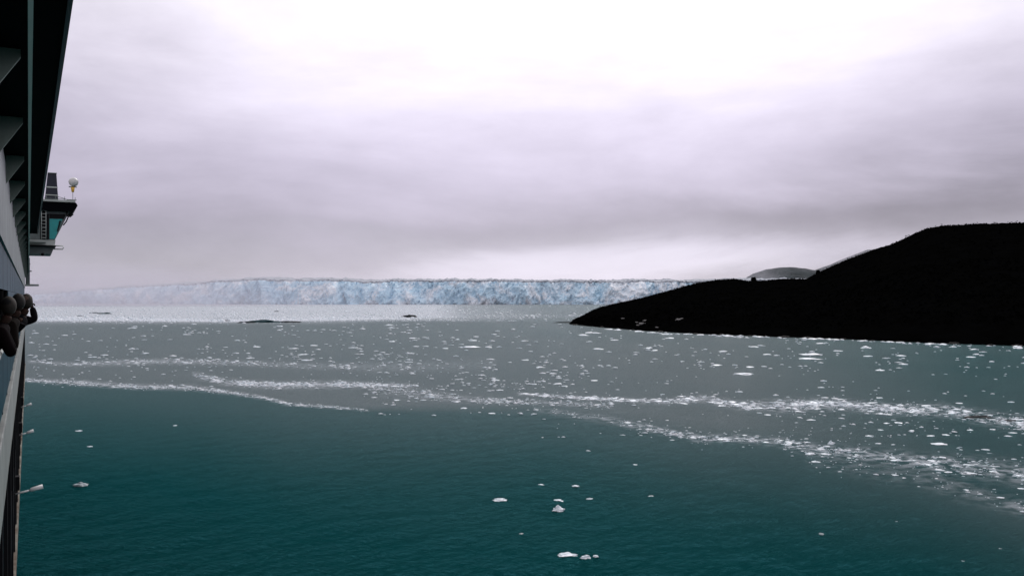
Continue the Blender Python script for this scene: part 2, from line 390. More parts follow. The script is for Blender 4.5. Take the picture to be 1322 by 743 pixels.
for _ in range(9000):
    u = rng.uniform(742, 1420); t = rng.choice([rng.uniform(.06, 1), rng.uniform(.06, .35), rng.uniform(.96, 1.02)])
    R, F, z = land_pt(u, t)
    if z < 1.2: continue
    r = rng.uniform(.5, 1.3) * (.6 if t > .9 else 1) * (1.25 if u > 1050 and rng.random() < .3 else 1)
    leaf_clump(RF(R, F, z - .3), r, r * rng.uniform(.8, 1.4), 9, sv, sf, rng)
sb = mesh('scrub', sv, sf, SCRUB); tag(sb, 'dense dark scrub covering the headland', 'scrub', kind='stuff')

# one bush standing proud of the ridge
def ridge_bush(u, w_, h_, label):
    R, F, z = land_pt(u, 1.0)
    root = empty('bush', RF(R, F, z - .5)); vv, ff = [], []
    leaf_clump((0, 0, .5), w_, h_, 420, vv, ff, rng)
    mesh('crown', vv, ff, SCRUB, root)
    b = MB(); 
    for k in range(4): b.tube([(0, 0, 0), (rng.uniform(-.4, .4) * w_, rng.uniform(-.4, .4) * w_, h_ * .7)], [.12, .04], 6)
    b.build('stem', mat('bush_stem', (.01, .008, .006), .9), root)
    tag(root, label, 'bush'); return root
ridge_bush(973, 2.6, 3.4, 'rounded dark bush alone in the dip of the headland ridge before the grey mountain')
ridge_bush(1056, 2.2, 3.0, 'dark bush on the ridge at the foot of the steeper slope')

# mountain behind, in the cloud
MRI = [(900, 372), (940, 366), (960, 360), (972, 353), (988, 347.5), (1005, 345), (1022, 344), (1040, 346), (1052, 348), (1070, 342), (1090, 333), (1120, 322), (1200, 318), (1330, 308), (1500, 330)]
mv, mf = [], []
mus = np.arange(900, 1500, 4)
for u in mus:
    H = CAMZ + (HOR - lerp_tab(MRI, u)) * 4300 / FPX
    for t in np.linspace(0, 2, 26):
        F = 3500 + 800 * t; s = math.sin(math.pi * t / 2) ** .8 if 0 < t < 2 else 0
        R = F * (u - CX) / FPX
        mv.append(RF(R, F, H * s + (26 * ridged(R * .006, F * .004, 3, 4) * s * (1 - s) * 2) + 2.5 * fbm(R * .03, F * .03) * s - 3))
mf = [(i * 26 + j, (i + 1) * 26 + j, (i + 1) * 26 + j + 1, i * 26 + j + 1) for i in range(len(mus) - 1) for j in range(25)]
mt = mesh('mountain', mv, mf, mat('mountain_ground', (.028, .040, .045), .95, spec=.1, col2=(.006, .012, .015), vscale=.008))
tag(mt, 'rounded grey mountain half hidden in cloud behind the headland', kind='structure')

# ------------------------------------------------------------------ rocks on the shore
def blob_mesh(name, seed, flat=.4, rough=.35, sub=3, cut=-.25, peak=None, lobes=0):
    bm = bmesh.new(); bmesh.ops.create_icosphere(bm, subdivisions=sub, radius=1)
    for v in bm.verts:
        p = v.co.copy(); n = 1 + rough * noise.noise(p * 1.6 + Vector((seed * 7.3, 0, 0))) + rough * .6 * noise.noise(p * 3.7 + Vector((0, seed * 3.1, 0))) + rough * .3 * noise.noise(p * 8 + Vector((seed, 1, 0)))
        v.co = p * n
        if peak: v.co.z += peak[2] * math.exp(-((v.co.x - peak[0]) ** 2 + (v.co.y - peak[1]) ** 2) / .12) * max(0, p.z)
        v.co.z *= flat * (.62 if name == 'ice_floe' else 1)
        if v.co.z < cut * flat: v.co.z = cut * flat
    me = bpy.data.meshes.new(name); bm.to_mesh(me); bm.free()
    return me
ROCK = mat('shore_rock', (.06, .06, .055), .9, spec=.1, col2=(.012, .012, .012), vscale=2)
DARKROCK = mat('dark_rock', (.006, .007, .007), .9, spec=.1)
PALEROCK = mat('pale_rock', (.30, .29, .28), .9, spec=.1, col2=(.05, .05, .05), vscale=2.5)
rock_me = [blob_mesh('rock', 20 + i, .55, .55, 3, -.5) for i in range(4)]
for m_ in rock_me: m_.materials.append(ROCK)
pale_me = [m_.copy() for m_ in rock_me]
for m_ in pale_me: m_.materials.clear(); m_.materials.append(PALEROCK)
for i, (u, t, s, lab, pale) in enumerate([
        (829, .10, 2.3, 'largest pale rock on the dark slope near the tip of the headland', 1),
        (832, .16, 1.5, None, 1), (824, .08, 1.3, None, 1), (822, .13, 1.0, None, 1), (876, .14, 2.0, 'pale rock on the dark headland slope right of the rock cluster', 1),
        (880, .15, 1.1, None, 1), (804, .22, 1.2, None, 1), (848, .05, 1.0, None, 1)]):
    R, F, z = land_pt(u, t); me = pale_me[i % 4]
    o = link('rock', me); o.location = RF(R, F, z + .2); o.scale = (s, s, s * .9); o.rotation_euler = (0, 0, i * 1.7)
    tag(o, lab or 'small pale rock in the loose cluster low on the headland slope', 'rock', 'pale rocks on the headland slope')
for i in range(16):
    u = 742 + i * 38 + rng.uniform(-5, 5); R, F, z = land_pt(u, .004)
    me = rock_me[i % 4]; o = link('rock', me); s = rng.uniform(.8, 2.2)
    o.location = RF(R, F - rng.uniform(0, 2), .1); o.scale = (s * 1.3, s, s * .8); o.rotation_euler = (0, 0, rng.uniform(0, 6))
    tag(o, 'dark boulder at the waterline along the foot of the headland', 'rock', 'boulders along the headland shore')
# low rocky spit off the tip
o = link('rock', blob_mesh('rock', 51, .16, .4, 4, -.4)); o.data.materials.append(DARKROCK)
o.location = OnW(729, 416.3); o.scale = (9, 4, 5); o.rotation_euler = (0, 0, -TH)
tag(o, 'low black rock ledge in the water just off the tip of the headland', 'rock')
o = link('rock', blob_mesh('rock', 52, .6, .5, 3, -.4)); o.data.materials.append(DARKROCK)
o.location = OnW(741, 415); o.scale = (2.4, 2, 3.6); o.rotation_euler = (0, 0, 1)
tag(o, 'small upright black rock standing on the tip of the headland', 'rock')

# ------------------------------------------------------------------ ice
def ice_mat(name, c1, c2, sc_=1.2):
    m = mat(name, c1, .45, spec=.3, col2=c2, vscale=sc_, bump=.5, bscale=3)
    return m
ICE = ice_mat('floating_ice', (.86, .88, .90), (.40, .50, .55), .5)
ICEG = ice_mat('grey_ice', (.42, .47, .48), (.22, .28, .30))
ICED = mat('dirty_dark_ice', (.010, .016, .018), .7, spec=.2, col2=(.004, .005, .006), vscale=.3)
ICET = mat('dark_teal_ice', (.03, .09, .10), .4, spec=.3, col2=(.006, .012, .014), vscale=.12)
def floe(u, v, w_, h_, me, label, group=None, name='ice_floe', dep=.8, rot=None, m=None):
    p = OnW(u, v); F = FW(v); s = w_ * F / FPX / 2
    o = link(name, me)
    o.location = (p.x, p.y, 0); z = h_ * F / FPX
    o.scale = (s, s * dep, z); o.rotation_euler = (0, 0, -TH + (rot if rot is not None else 0))
    tag(o, label, 'ice floe', group); return o
def fme(seed, m, **k):
    me = blob_mesh('ice_floe', seed, **k); me.materials.append(m)
    for p in me.polygons: p.use_smooth = False
    return me
# height normalised: flat=1 meshes, so scale z is the height
UNIQ = [
    (104, 626, 19, 6, 1, ICEG, (.1, 0, .5), 'grey white ice chunk with a low peak alone on dark water nearest the ship'),
    (116, 576, 8, 1.5, 2, ICE, None, 'thin flat sliver of ice on the teal water above the peaked grey chunk'),
    (102, 556, 10, 2, 3, ICE, None, 'thin flat ice sliver on the teal water just beyond the middle floodlight'),
    (226, 549, 6, 1.5, 4, ICE, None, 'tiny lone ice chip in teal water below the left end of the ice line'),
    (645, 645, 19, 4, 5, ICE, (.2, 0, .3), 'flat white ice floe left of the pair of stacked-looking chunks in the foreground'),
    (699, 626, 13, 3, 6, ICE, None, 'small flat ice floe farthest out in the foreground cluster above the jagged chunk'),
    (743, 627, 10, 3, 7, ICE, None, 'small ice floe at the far right of the foreground cluster, level with the farthest floe'),
    (720, 646, 15, 4, 8, ICE, None, 'oval ice floe touching just beyond the jagged white chunk'),
    (721, 658, 17, 8, 9, ICE, (-.2, 0, .9), 'jagged white ice chunk with a pointed top in the middle of the foreground cluster'),
    (761, 644, 10, 4, 10, ICE, None, 'small rounded ice lump right of the jagged white chunk'),
    (673, 689, 7, 3, 11, ICEG, None, 'tiny grey ice lump on dark water left of the bottom trio'),
    (733, 716, 28, 5, 12, ICE, (.2, .1, .3), 'long flat white ice floe, largest of the three floes at the bottom of the view'),
    (756, 720, 16, 7, 13, ICE, (.1, 0, .6), 'lumpy ice chunk in the middle of the bottom three floes'),
    (769, 718, 9, 4, 14, ICE, None, 'small ice lump at the right end of the bottom three floes'),
    (820, 600, 8, 2.5, 15, ICE, None, 'small ice floe alone on teal water right of centre'),
    (759, 582, 6, 3, 16, ICE, None, 'small ice lump on teal water below the centre ice streak'),
    (1060, 689, 8, 3, 17, ICEG, None, 'small grey ice lump alone in the teal water at lower right'),
    (841, 640, 9, 1.6, 18, ICEG, None, 'faint pair-like sliver of grey ice on teal water right of the foreground cluster'),
    (1158, 673, 9, 1.6, 19, ICEG, None, 'faint thin grey ice sliver in the lower right teal water'),
    (1242, 724, 7, 2, 20, ICEG, None, 'tiny grey ice chip near the bottom right corner of the water'),
    (1291, 708, 7, 2, 21, ICEG, None, 'tiny grey ice chip at lower right, farther from the corner'),
    (1048, 458, 34, 4, 22, ICE, (.3, 0, .3), 'long flat white floe, widest of the cluster in front of the headland'),
    (960, 483, 26, 4, 23, ICE, (.1, 0, .4), 'broad white floe beyond the right ice band with a bluish edge'),
    (607, 448, 30, 3, 24, ICE, None, 'long thin white floe in the grey open water near the centre'),
    (1118, 449, 14, 4, 25, ICE, (0, 0, .5), 'bright humped floe just off the headland shore'),
    (1212, 573, 22, 3, 26, ICE, None, 'flat white floe between the two right-hand ice bands'),
    (1073, 573, 9, 7, 27, ICE, (0, 0, .9), 'pointed upright ice lump above the lower right ice band'),
    (1046, 586, 14, 5, 28, ICE, None, 'bright rounded lump on the near edge of the lower right ice band'),
]
for u, v, w_, h_, sd, m_, pk, lab in UNIQ:
    me = fme(sd, m_, flat=1, rough=.5, cut=-.15, peak=pk)
    floe(u, v, w_ * .85, h_ * .75, me, lab, None, 'ice_chunk' if h_ > 5 else 'ice_floe', dep=.6 + .3 * ((sd * 37) % 10) / 10)
def berg(u, v, w_, h_, sd, m_, lab, dep=.35, pk=None):
    me = fme(sd, m_, flat=1, rough=.6, cut=-.15, peak=pk); o = floe(u, v, w_, h_, me, lab, None, 'iceberg', dep); o['category'] = 'iceberg'; return o
berg(342, 416, 42, 5, 31, ICET, 'low dark teal iceberg, central and tallest piece of the long dark line at left', .3, (.1, 0, .3))
berg(317, 416.5, 20, 2.8, 32, ICED, 'black sediment covered ice slab at the left end of the long dark iceberg')
berg(373, 416, 25, 2.6, 33, ICED, 'black sediment covered ice slab at the right end of the long dark iceberg')
berg(292, 414, 9, 1.8, 34, ICED, 'small black ice fragment left of the long dark iceberg')
berg(136, 405, 17, 3, 35, ICET, 'small dark teal iceberg in the far ice field near the ship')
berg(122, 404, 10, 1.6, 36, ICET, 'low dark ice fragment beside the small dark iceberg near the ship')
berg(528, 409.5, 18, 5, 37, ICED, 'small humped black iceberg in the centre of the far ice field', .5, (.2, 0, .4))
berg(357, 402, 6, 1.2, 38, ICED, 'tiny black ice speck far behind the long dark iceberg')
berg(1262, 538.5, 34, 3.5, 39, ICED, 'flat black slab caught in the upper right ice band', .5)  # long near-black slab lying among the white floes of the band
berg(1300, 543, 20, 2.5, 40, ICED, 'small black ice piece at the right end of the upper ice band', .5)
berg(103, 408, 8, 1.2, 41, ICED, 'thin dark ice sliver in the far ice field beside the ship')

# everything else: sample positions, keep the largest as objects, the rest as brash
P = []
def sample_band(B, n, wlo, whi, spread=1.0, hk=.28):
    uu = [p[0] for p in B]; ks = np.array([p[3] * max(p[2], 1) ** .5 for p in B])
    c = np.cumsum([0] + [(uu[i + 1] - uu[i]) * (ks[i] + ks[i + 1]) / 2 for i in range(len(B) - 1)])
    for _ in range(n):
        q = rng.random() * c[-1]; u = float(np.interp(q, c, uu))
        v = np.interp(u, uu, [p[1] for p in B]); t = np.interp(u, uu, [p[2] for p in B])
        clump = noise.noise((u * .035, v * .1, 7)) 
        if rng.random() > .62 + 1.1 * clump: continue
        v += rng.gauss(0, .52 * spread) * t
        w_ = wlo + (whi - wlo) * rng.random() ** 3.5
        P.append((u, v, w_, hk))
sample_band(BANDS[0], 900, 1.2, 7)
sample_band(BANDS[1], 1000, 1.4, 9)
sample_band(BANDS[2], 420, 1.5, 9, 1.3)
sample_band(BANDS[3], 520, 1.5, 9, 1.3)
sample_band(BANDS[4], 2400, 1.1, 11)
sample_band(BANDS[4], 420, 1.6, 10, 3.0)
sample_band(BANDS[5], 1500, 1.1, 10, 1.0)
sample_band(BANDS[5], 400, 1.4, 8, 3.2)
sample_band(BANDS[6], 330, 1.5, 10, 1.0)
sample_band(BANDS[7], 2600, .9, 7, 1.0, .35)
for _ in range(6500):                                   # far ice field
    v = 394.5 + 20 * rng.random() ** .7; u = rng.uniform(30, 760)
    if u > 560 and rng.random() > max(.15, 1 - (u - 560) / 150): continue
    if rng.random() > .6 + .9 * noise.noise((u * .02, v * .25, 3)): continue
    P.append((u, v, .7 + 4.5 * rng.random() ** 4, .35))
def scat(n, u0, u1, v0, v1, wlo, whi, pw=2.2, clump=1.1, keep=None):
    for _ in range(n):
        u = rng.uniform(u0, u1); v = v0 + (v1 - v0) * rng.random()
        if keep and not keep(u, v): continue
        if rng.random() > .5 + clump * noise.noise((u * .016, v * .06, 5)): continue
        P.append((u, v, wlo + (whi - wlo) * rng.random() ** pw, rng.uniform(.16, .34)))
def ok(u, v): return v > lerp_tab([(735, 419.5), (1322, 448), (1500, 456)], u) + .5 if u > 735 else True
scat(520, 38, 600, 418, 466, 2.4, 11, keep=ok)
scat(420, 480, 740, 417, 505, 2.5, 11, keep=ok)
scat(470, 735, 1500, 421, 478, 2.5, 14, 2.6, keep=ok)
scat(250, 740, 1450, 446, 512, 2.5, 11, keep=ok)
scat(200, 40, 500, 470, 500, 2, 8)
scat(330, 470, 760, 480, 536, 2, 10)
scat(170, 700, 1450, 525, 565, 2, 10)
scat(220, 1040, 1450, 540, 610, 2, 13)
for i in range(120):                                    # ice stranded along the shoreline
    u = rng.uniform(790, 1500); P.append((u, lerp_tab(SHORE, u) + rng.uniform(.5, 2.6) * rng.random() + .3, rng.uniform(4, 14) if i % 3 == 0 else rng.uniform(2.5, 7), .3))
P.append((1045, 463, 26, .12)); P.append((1140, 436.5, 20, .18)); P.append((1195, 439.8, 18, .18)); P.append((1162, 441.8, 14, .2))
def area(p): return p[2] * (p[2] * p[3] + p[2] * .8 * (p[1] - HOR) / FPX)
P = [p for p in P if p[1] > 393]
inside = [p for p in P if p[0] < 1320]
inside.sort(key=area, reverse=True)
big = inside[:255]; bigset = set(map(id, big)); rest = [p for p in P if id(p) not in bigset]
BL = [p[:2] for p in BANDS[5]]
UB = [(735, 521), (1020, 534), (1322, 560)]
def size_word(w_): return 'broad' if w_ > 9 else 'small'
ZONES = [
    (lambda u, v: v < 418, 'small white floe in the bright far ice field before the glacier', 'floes in the far ice field'),
    (lambda u, v: u > 735 and v < lerp_tab(SHORE, u) + 3.2, 'white ice lying along the black shoreline of the headland', 'ice along the headland shore'),
    (lambda u, v: u < 500 and v < 464, 'flat white floe in the grey water between the far field and left ice line', 'floes scattered in the left grey water'),
    (lambda u, v: u < 500 and v < 480, 'white floe in the faint farther streak of ice at left', 'floes of the faint left streak'),
    (lambda u, v: u < 500, 'white floe in the bright ice line where teal water meets grey at left', 'floes of the left ice line'),
    (lambda u, v: u < 735 and v < 500, 'flat white floe scattered in the central grey water', 'floes scattered in the central grey water'),
    (lambda u, v: u < 735, 'white floe in the thin central ice streak at the edge of the teal water', 'floes of the central streak'),
    (lambda u, v: v < 470 and u < 1020, 'flat white floe in the grey water off the low tip of the headland', 'floes off the tip of the headland'),
    (lambda u, v: v < 470, 'flat white floe in the grey water below the highest part of the headland', 'floes below the high headland'),
    (lambda u, v: v < 505, 'white floe in the open grey water just beyond the upper right ice band', 'floes beyond the upper right band'),
    (lambda u, v: v < lerp_tab(UB, u) and u < 960, 'white floe in the thin left stretch of the upper right ice band', 'floes of the thin upper band stretch'),
    (lambda u, v: v < lerp_tab(UB, u) and u < 1110, 'white floe in the thick middle of the upper right ice band', 'floes of the thick upper band stretch'),
    (lambda u, v: v < lerp_tab(UB, u), 'white floe at the right end of the upper ice band', 'floes at the upper band end'),
    (lambda u, v: u < 960, 'white floe in the thin left stretch of the lower ice band', 'floes of the thin lower band stretch'),
    (lambda u, v: v < lerp_tab(BL, u) - 10, 'white floe scattered in the water between the two right ice bands', 'floes between the right bands'),
    (lambda u, v: u < 1160, 'white floe in the middle stretch of the lower right ice band', 'floes of the middle lower band stretch'),
    (lambda u, v: True, 'white floe at the wide right end of the lower ice band', 'floes at the lower band end'),
]
protos = [fme(60 + i, ICE, flat=1, rough=.55, sub=2, cut=-.15, peak=(rng.uniform(-.4, .4), rng.uniform(-.4, .4), rng.uniform(0, .8))) for i in range(14)]
first = {}
for i, (u, v, w_, hk) in enumerate(big):
    for f_, lab, grp in ZONES:
        if f_(u, v): break
    for key_, bi in (('upper', 4), ('lower', 5)):
        if key_ in grp and 'band' in grp and 'beyond' not in grp:
            c_ = np.interp(u, [p[0] for p in BANDS[bi]], [p[1] for p in BANDS[bi]])
            side = 'along its far edge' if v < c_ - 1.6 else 'along its near edge' if v > c_ + 1.6 else 'in its dense middle'
            lab = lab + ' ' + side; grp = grp + ', ' + side.split('its ')[1]
    if 'its' in lab: lab = lab.replace('thin left', 'left').replace('right ice band', 'right band').replace('wide right', 'right')
    lab = size_word(w_) + ' ' + lab.replace('small ', ''); grp = size_word(w_) + ' ' + grp
    me = protos[i % 14]
    if me not in first:
        o = floe(u, v, w_, max(w_ * hk * .5, 1.0), me, lab, grp, dep=rng.uniform(.5, 1), rot=rng.uniform(-.5, .5)); first[me] = o
    else:
        o = first[me].copy(); COL.objects.link(o)
        p = OnW(u, v); s = w_ * FW(v) / FPX / 2
        o.location = (p.x, p.y, 0); o.scale = (s, s * rng.uniform(.5, 1), max(w_ * hk * .5, 1.0) * FW(v) / FPX); o.rotation_euler = (0, 0, -TH + rng.uniform(-.5, .5) + rng.choice([0, math.pi]))
        tag(o, lab, 'ice floe', grp)
byg = {}
for o in COL.objects:
    if o.get('category') == 'ice floe' and o.get('group'): byg.setdefault(o['group'], []).append(o)
camF = lambda o: o.location.x * ST + o.location.y * CT
camU = lambda o: (o.location.x * CT - o.location.y * ST) / camF(o)
for g_, os_ in byg.items():                               # the extreme members of a scatter can be told apart
    if len(os_) < 5: continue
    seen = [o for o in os_ if abs(camU(o)) < .565]
    for word, key in (('leftmost', lambda o: camU(o)), ('rightmost', lambda o: -camU(o)), ('nearest', camF), ('farthest', lambda o: -camF(o))):
        free = sorted(seen, key=key)
        if free and not free[0].get('told'): free[0]['label'] = word + ' ' + free[0]['label'].replace('between the far field and left ice line', 'beyond the left ice line'); free[0]['told'] = 1
for o in COL.objects:
    if 'told' in o: del o['told']
    if o.get('category') == 'ice floe':
        for wd in ('flat ', 'white ', 'open ', 'dense ', 'ice '):
            if len(o['label'].replace('-', ' ').split()) > 16: o['label'] = o['label'].replace(wd, '')
# brash: small fragments, one mesh
tv, tf = [], []
for i in range(6):
    bm = bmesh.new(); bmesh.ops.create_icosphere(bm, subdivisions=1, radius=1)
    for v in bm.verts:
        v.co *= 1 + .5 * noise.noise(v.co * 1.7 + Vector((i * 5.3, 0, 0))); v.co.z = max(v.co.z, -.15)
    tv.append(np.array([v.co[:] for v in bm.verts])); tf.append(np.array([[x.index for x in f.verts] for f in bm.faces])); bm.free()
AV, AF, off = [], [], 0
for i, (u, v, w_, hk) in enumerate(rest):
    F = FW(v); p = OnW(u, v); s = w_ * F / FPX / 2; z = max(w_ * hk * .6, .7) * F / FPX
    a = -TH + rng.uniform(-.6, .6); ca, sa = math.cos(a), math.sin(a); q = tv[i % 6] * np.array([s, s * rng.uniform(.45, .9), z])
    AV.append(np.column_stack([q[:, 0] * ca - q[:, 1] * sa + p.x, q[:, 0] * sa + q[:, 1] * ca + p.y, q[:, 2]])); AF.append(tf[i % 6] + off); off += len(q)
AV = np.concatenate(AV); AF = np.concatenate(AF)
me = bpy.data.meshes.new('brash_ice'); me.vertices.add(len(AV)); me.vertices.foreach_set('co', AV.ravel())
me.loops.add(AF.size); me.loops.foreach_set('vertex_index', AF.ravel().astype(np.int32)); me.polygons.add(len(AF))
me.polygons.foreach_set('loop_start', np.arange(0, AF.size, 3, dtype=np.int32)); me.update(calc_edges=True)
o = link('brash_ice', me, ICE); tag(o, 'countless small fragments of floating brash ice in bands across the bay', 'ice', kind='stuff')

# ------------------------------------------------------------------ the ship
WHITE = mat('white_paint', (.42, .46, .43), .45, vary=.25, vscale=.7)
GREY = mat('grey_paint', (.13, .16, .155), .5, vary=.3, vscale=1)
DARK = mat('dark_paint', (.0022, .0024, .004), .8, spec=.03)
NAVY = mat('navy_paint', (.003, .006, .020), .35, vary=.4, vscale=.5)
BLACK = mat('black_rubber', (.004, .004, .005), .7, spec=.2)
RUST = mat('rusty_fender', (.30, .30, .26), .8, spec=.1, col2=(.07, .035, .015), vscale=.6)
TEAL = mat('teal_glass', (.01, .34, .33), .15, spec=.5, vary=.3, vscale=.6)
YEL = mat('yellow_lamp_paint', (.65, .38, .04), .4)
def glass_mat():
    m = bpy.data.materials.new('tinted_glass'); m.use_nodes = True; t = m.node_tree; b = t.nodes['Principled BSDF']
    b.inputs['Base Color'].default_value = (.006, .055, .085, 1); b.inputs['Roughness'].default_value = .3; b.inputs['Specular IOR Level'].default_value = .02
    tr = t.nodes.new('ShaderNodeBsdfTransparent'); tr.inputs[0].default_value = (.35, .6, .62, 1); mx = t.nodes.new('ShaderNodeMixShader'); mx.inputs[0].default_value = .7
    t.links.new(tr.outputs[0], mx.inputs[1]); t.links.new(b.outputs[0], mx.inputs[2]); t.links.new(mx.outputs[0], t.nodes['Material Output'].inputs[0])
    return m
GLASS = glass_mat()
ship = empty('cruise_ship', (0, 0, 0))
tag(ship, 'white and navy cruise ship with glazed promenade and bridge wing along the left edge', 'ship')
PX = -.30                                  # plane of the ship's side
Z = lambda z: CAMZ + z
# hull: plan tapering to the bow, from the water to the boat deck
sec = [(-70, 0), (40, 0), (95, 0), (112, -1.2), (128, -4), (142, -8), (152, -12), (158, -15.5)]
hv, hf = [], []
for y, dx in sec:
    xo = -1.0 + dx; xm = PX + dx * .8
    for x, z in ((xo - .6, -3), (xo, 6), (xo, Z(-7.3)), (xm + .02, Z(-6.9)), (xm + .02, Z(-6.55)), (-31 - xm, Z(-6.55)), (-31 - xo, Z(-7.3)), (-31 - xo + .6, -3)): hv.append((x, y + (4 if z > 10 and dx < -3 else 0), z))
for i in range(len(sec) - 1):
    for j in range(8): hf.append((i * 8 + j, (i + 1) * 8 + j, (i + 1) * 8 + (j + 1) % 8, i * 8 + (j + 1) % 8))
hf += [tuple(range(8)), tuple(range((len(sec) - 1) * 8 + 7, (len(sec) - 1) * 8 - 1, -1))]
b = MB(); b.add(hv, hf); b.build('hull', NAVY, ship)
MB().box(PX - .1, PX + .045, -60, 95, Z(-6.54), Z(-6.30)).build('fender', RUST, ship)
# boat deck: flat side, shade of the recess put into its navy colour; upright frames
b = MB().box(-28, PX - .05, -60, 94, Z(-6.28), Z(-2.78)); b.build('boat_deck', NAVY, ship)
sf = MB().box(PX - .045, PX + .01, 0, .18, Z(-6.28), Z(-2.8)).build('side_frame', BLACK, ship); sf.location.y = -2
for k in range(1, 32):
    o = sf.copy(); COL.objects.link(o); o.parent = ship; o.location.y = -2 + k * 3.0
b = MB().box(PX - .045, PX - .012, 20, 55, Z(-5.4), Z(-4.2)); b.build('porthole_strip', DARK, ship)
# promenade deck edge, wall, ceiling, header
MB().box(-4, PX + .02, -60, 95, Z(-2.76), Z(-1.76)).build('deck_edge', mat('deck_edge_paint', (.27, .29, .27), .5, vary=.4, vscale=1.2), ship, bevel=.015)
MB().box(-3.7, -3.5, -60, 94, Z(-1.75), Z(2.1)).build('cabin_wall', GREY, ship)
MB().box(-3.48, -.42, 93.2, 93.4, Z(-1.69), Z(2.1)).build('end_bulkhead', NAVY, ship)
MB().box(-27, -3.72, -60, 93, Z(-2.77), Z(9)).build('superstructure', GREY, ship)
MB().box(PX - .08, PX, -60, 95, Z(.74), Z(1.98)).build('window_header', mat('header_paint', (.18, .205, .20), .5, vary=.45, vscale=1.5), ship)
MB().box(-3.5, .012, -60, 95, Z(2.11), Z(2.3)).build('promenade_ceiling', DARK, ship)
MB().box(-.005, .03, -60, 95, Z(2.06), Z(2.105)).build('ceiling_edge_trim', mat('trim_paint', (.85, .88, .82), .5), ship)
GUS = mat('bracket_paint', (.24, .28, .24), .6, vary=.35, vscale=2.5)
g0 = None
for k in range(-6, 27):
    y = 8.66 + 3.3 * k
    if g0 is None:
        g0 = MB().prism([(PX + .002, Z(1.68)), (-.06, Z(2.04)), (-.06, Z(2.105)), (PX + .002, Z(2.105))], 0, .05).build('ceiling_bracket', GUS, ship); g0.location.y = y
    else:
        o = g0.copy(); COL.objects.link(o); o.parent = ship; o.location.y = y
# rail, posts and glass
MB().tube([(PX - .02, -60, Z(-.73)), (PX - .02, 94, Z(-.73))], .03, 10).build('hand_rail', WHITE, ship, True)
pw = None
for k in range(50):
    y = 6.2 + 3.0 * k
    if y > 93: break
    if pw is None:
        pw = MB().box(PX - .065, PX - .034, -.03, .03, Z(-1.755), Z(.735)).build('window_post', BLACK, ship); pw.location.y = y
        pg = MB().box(PX - .045, PX - .035, .035, 2.965, Z(-1.70), Z(-.78)).build('balustrade_glass', GLASS, ship); pg.location.y = y
        pt = MB().box(PX - .045, PX - .035, .035, 2.965, Z(.10), Z(.73)).build('upper_window', GLASS, ship); pt.location.y = y
        ps = MB().box(PX - .03, PX - .022, .035, 2.965, Z(-.68), Z(.09)).build('sliding_window', GLASS, ship); ps.location.y = 6.2 + 3 * 4
        continue
    for q in (pw, pg, pt):
        o = q.copy(); COL.objects.link(o); o.parent = ship; o.location.y = y
    if k > 4:
        o = ps.copy(); COL.objects.link(o); o.parent = ship; o.location.y = y
MB().box(-3.5, -.4, -60, 94, Z(-1.752), Z(-1.70)).build('deck_floor', mat('deck_planks', (.12, .09, .06), .7), ship)
# upper decks and the broad black overhang
MB().box(-27, -.6, -60, 84, Z(2.32), Z(5.18)).build('upper_deck', GREY, ship)
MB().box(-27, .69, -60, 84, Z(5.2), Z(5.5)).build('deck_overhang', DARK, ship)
MB().box(.60, .675, -60, 83.9, Z(5.14), Z(5.19)).build('overhang_lip', NAVY, ship)
# floodlights on arms low on the side
LAMPW = mat('lamp_housing_paint', (.7, .7, .68), .4)
for F_, ln in ((22.5, .62), (32, .46), (40, .42)):
    y = F_ / CT + .1
    arm = MB().tube([(PX, 0, Z(-5.0)), (PX + ln * .55, 0, Z(-4.94))], .022, 8).build('floodlight_arm', LAMPW, ship, True); arm.location.y = y
    hd_ = MB().tube([(PX + ln * .5, 0, Z(-4.95)), (PX + ln * .58, 0, Z(-4.93)), (PX + ln, 0, Z(-4.87))], [.022, .05, .058], 12).build('floodlight', LAMPW, ship, True); hd_.location.y = y
    bx = MB().box(PX - .03, PX + .10, -.12, .12, Z(-4.9), Z(-4.55)).build('junction_box', BLACK, ship, bevel=.01); bx.location.y = y
# forward platform ahead of the promenade
b = MB().box(-.3, .85, 94.8, 97, Z(.95), Z(1.12)); b.build('side_platform', WHITE, ship, bevel=.02)
b = MB().box(-.2, .25, 95.2, 95.6, Z(2.3), Z(2.4)).box(-.2, .15, 95.2, 95.6, Z(3.0), Z(3.06)).box(-.25, .1, 95.1, 97, Z(1.12), Z(3.6)); b.build('mooring_shelter', GREY, ship)

# bridge wing, seen from aft; x = du*k, z = -dv*k2 at F~76
BY = 86.0
def bx_(u): return (u - 37) * .0583
def bz_(v): return Z((HOR - v) * .0664)
wing = MB().prism([(-2, bz_(309)), (bx_(71), bz_(309)), (bx_(90), bz_(272)), (-2, bz_(272))], BY, BY + 5).build('bridge_wing', GREY, ship)
MB().prism([(-2, bz_(260.5)), (bx_(99), bz_(260.5)), (bx_(101), bz_(264)), (bx_(99), bz_(267.5)), (bx_(95), bz_(271.8)), (-2, bz_(271.8))], BY - .5, BY + 5.6).build('wing_roof', DARK, wing)
MB().box(-2, bx_(98), BY - .6, BY + 5.7, bz_(260.4), bz_(257.6)).build('roof_coaming', WHITE, wing, bevel=.02)
MB().prism([(bx_(64), bz_(308)), (bx_(71), bz_(308)), (bx_(81), bz_(282)), (bx_(64), bz_(282))], BY - .03, BY - .003).build('window', TEAL, wing)
b = MB().prism([(bx_(59), bz_(308.5)), (bx_(63.5), bz_(308.5)), (bx_(63.5), bz_(276)), (bx_(59), bz_(276))], BY - .06, BY - .002)
b.prism([(bx_(64), bz_(281.5)), (bx_(83), bz_(281.5)), (bx_(85.5), bz_(275.5)), (bx_(64), bz_(275.5))], BY - .06, BY - .002)
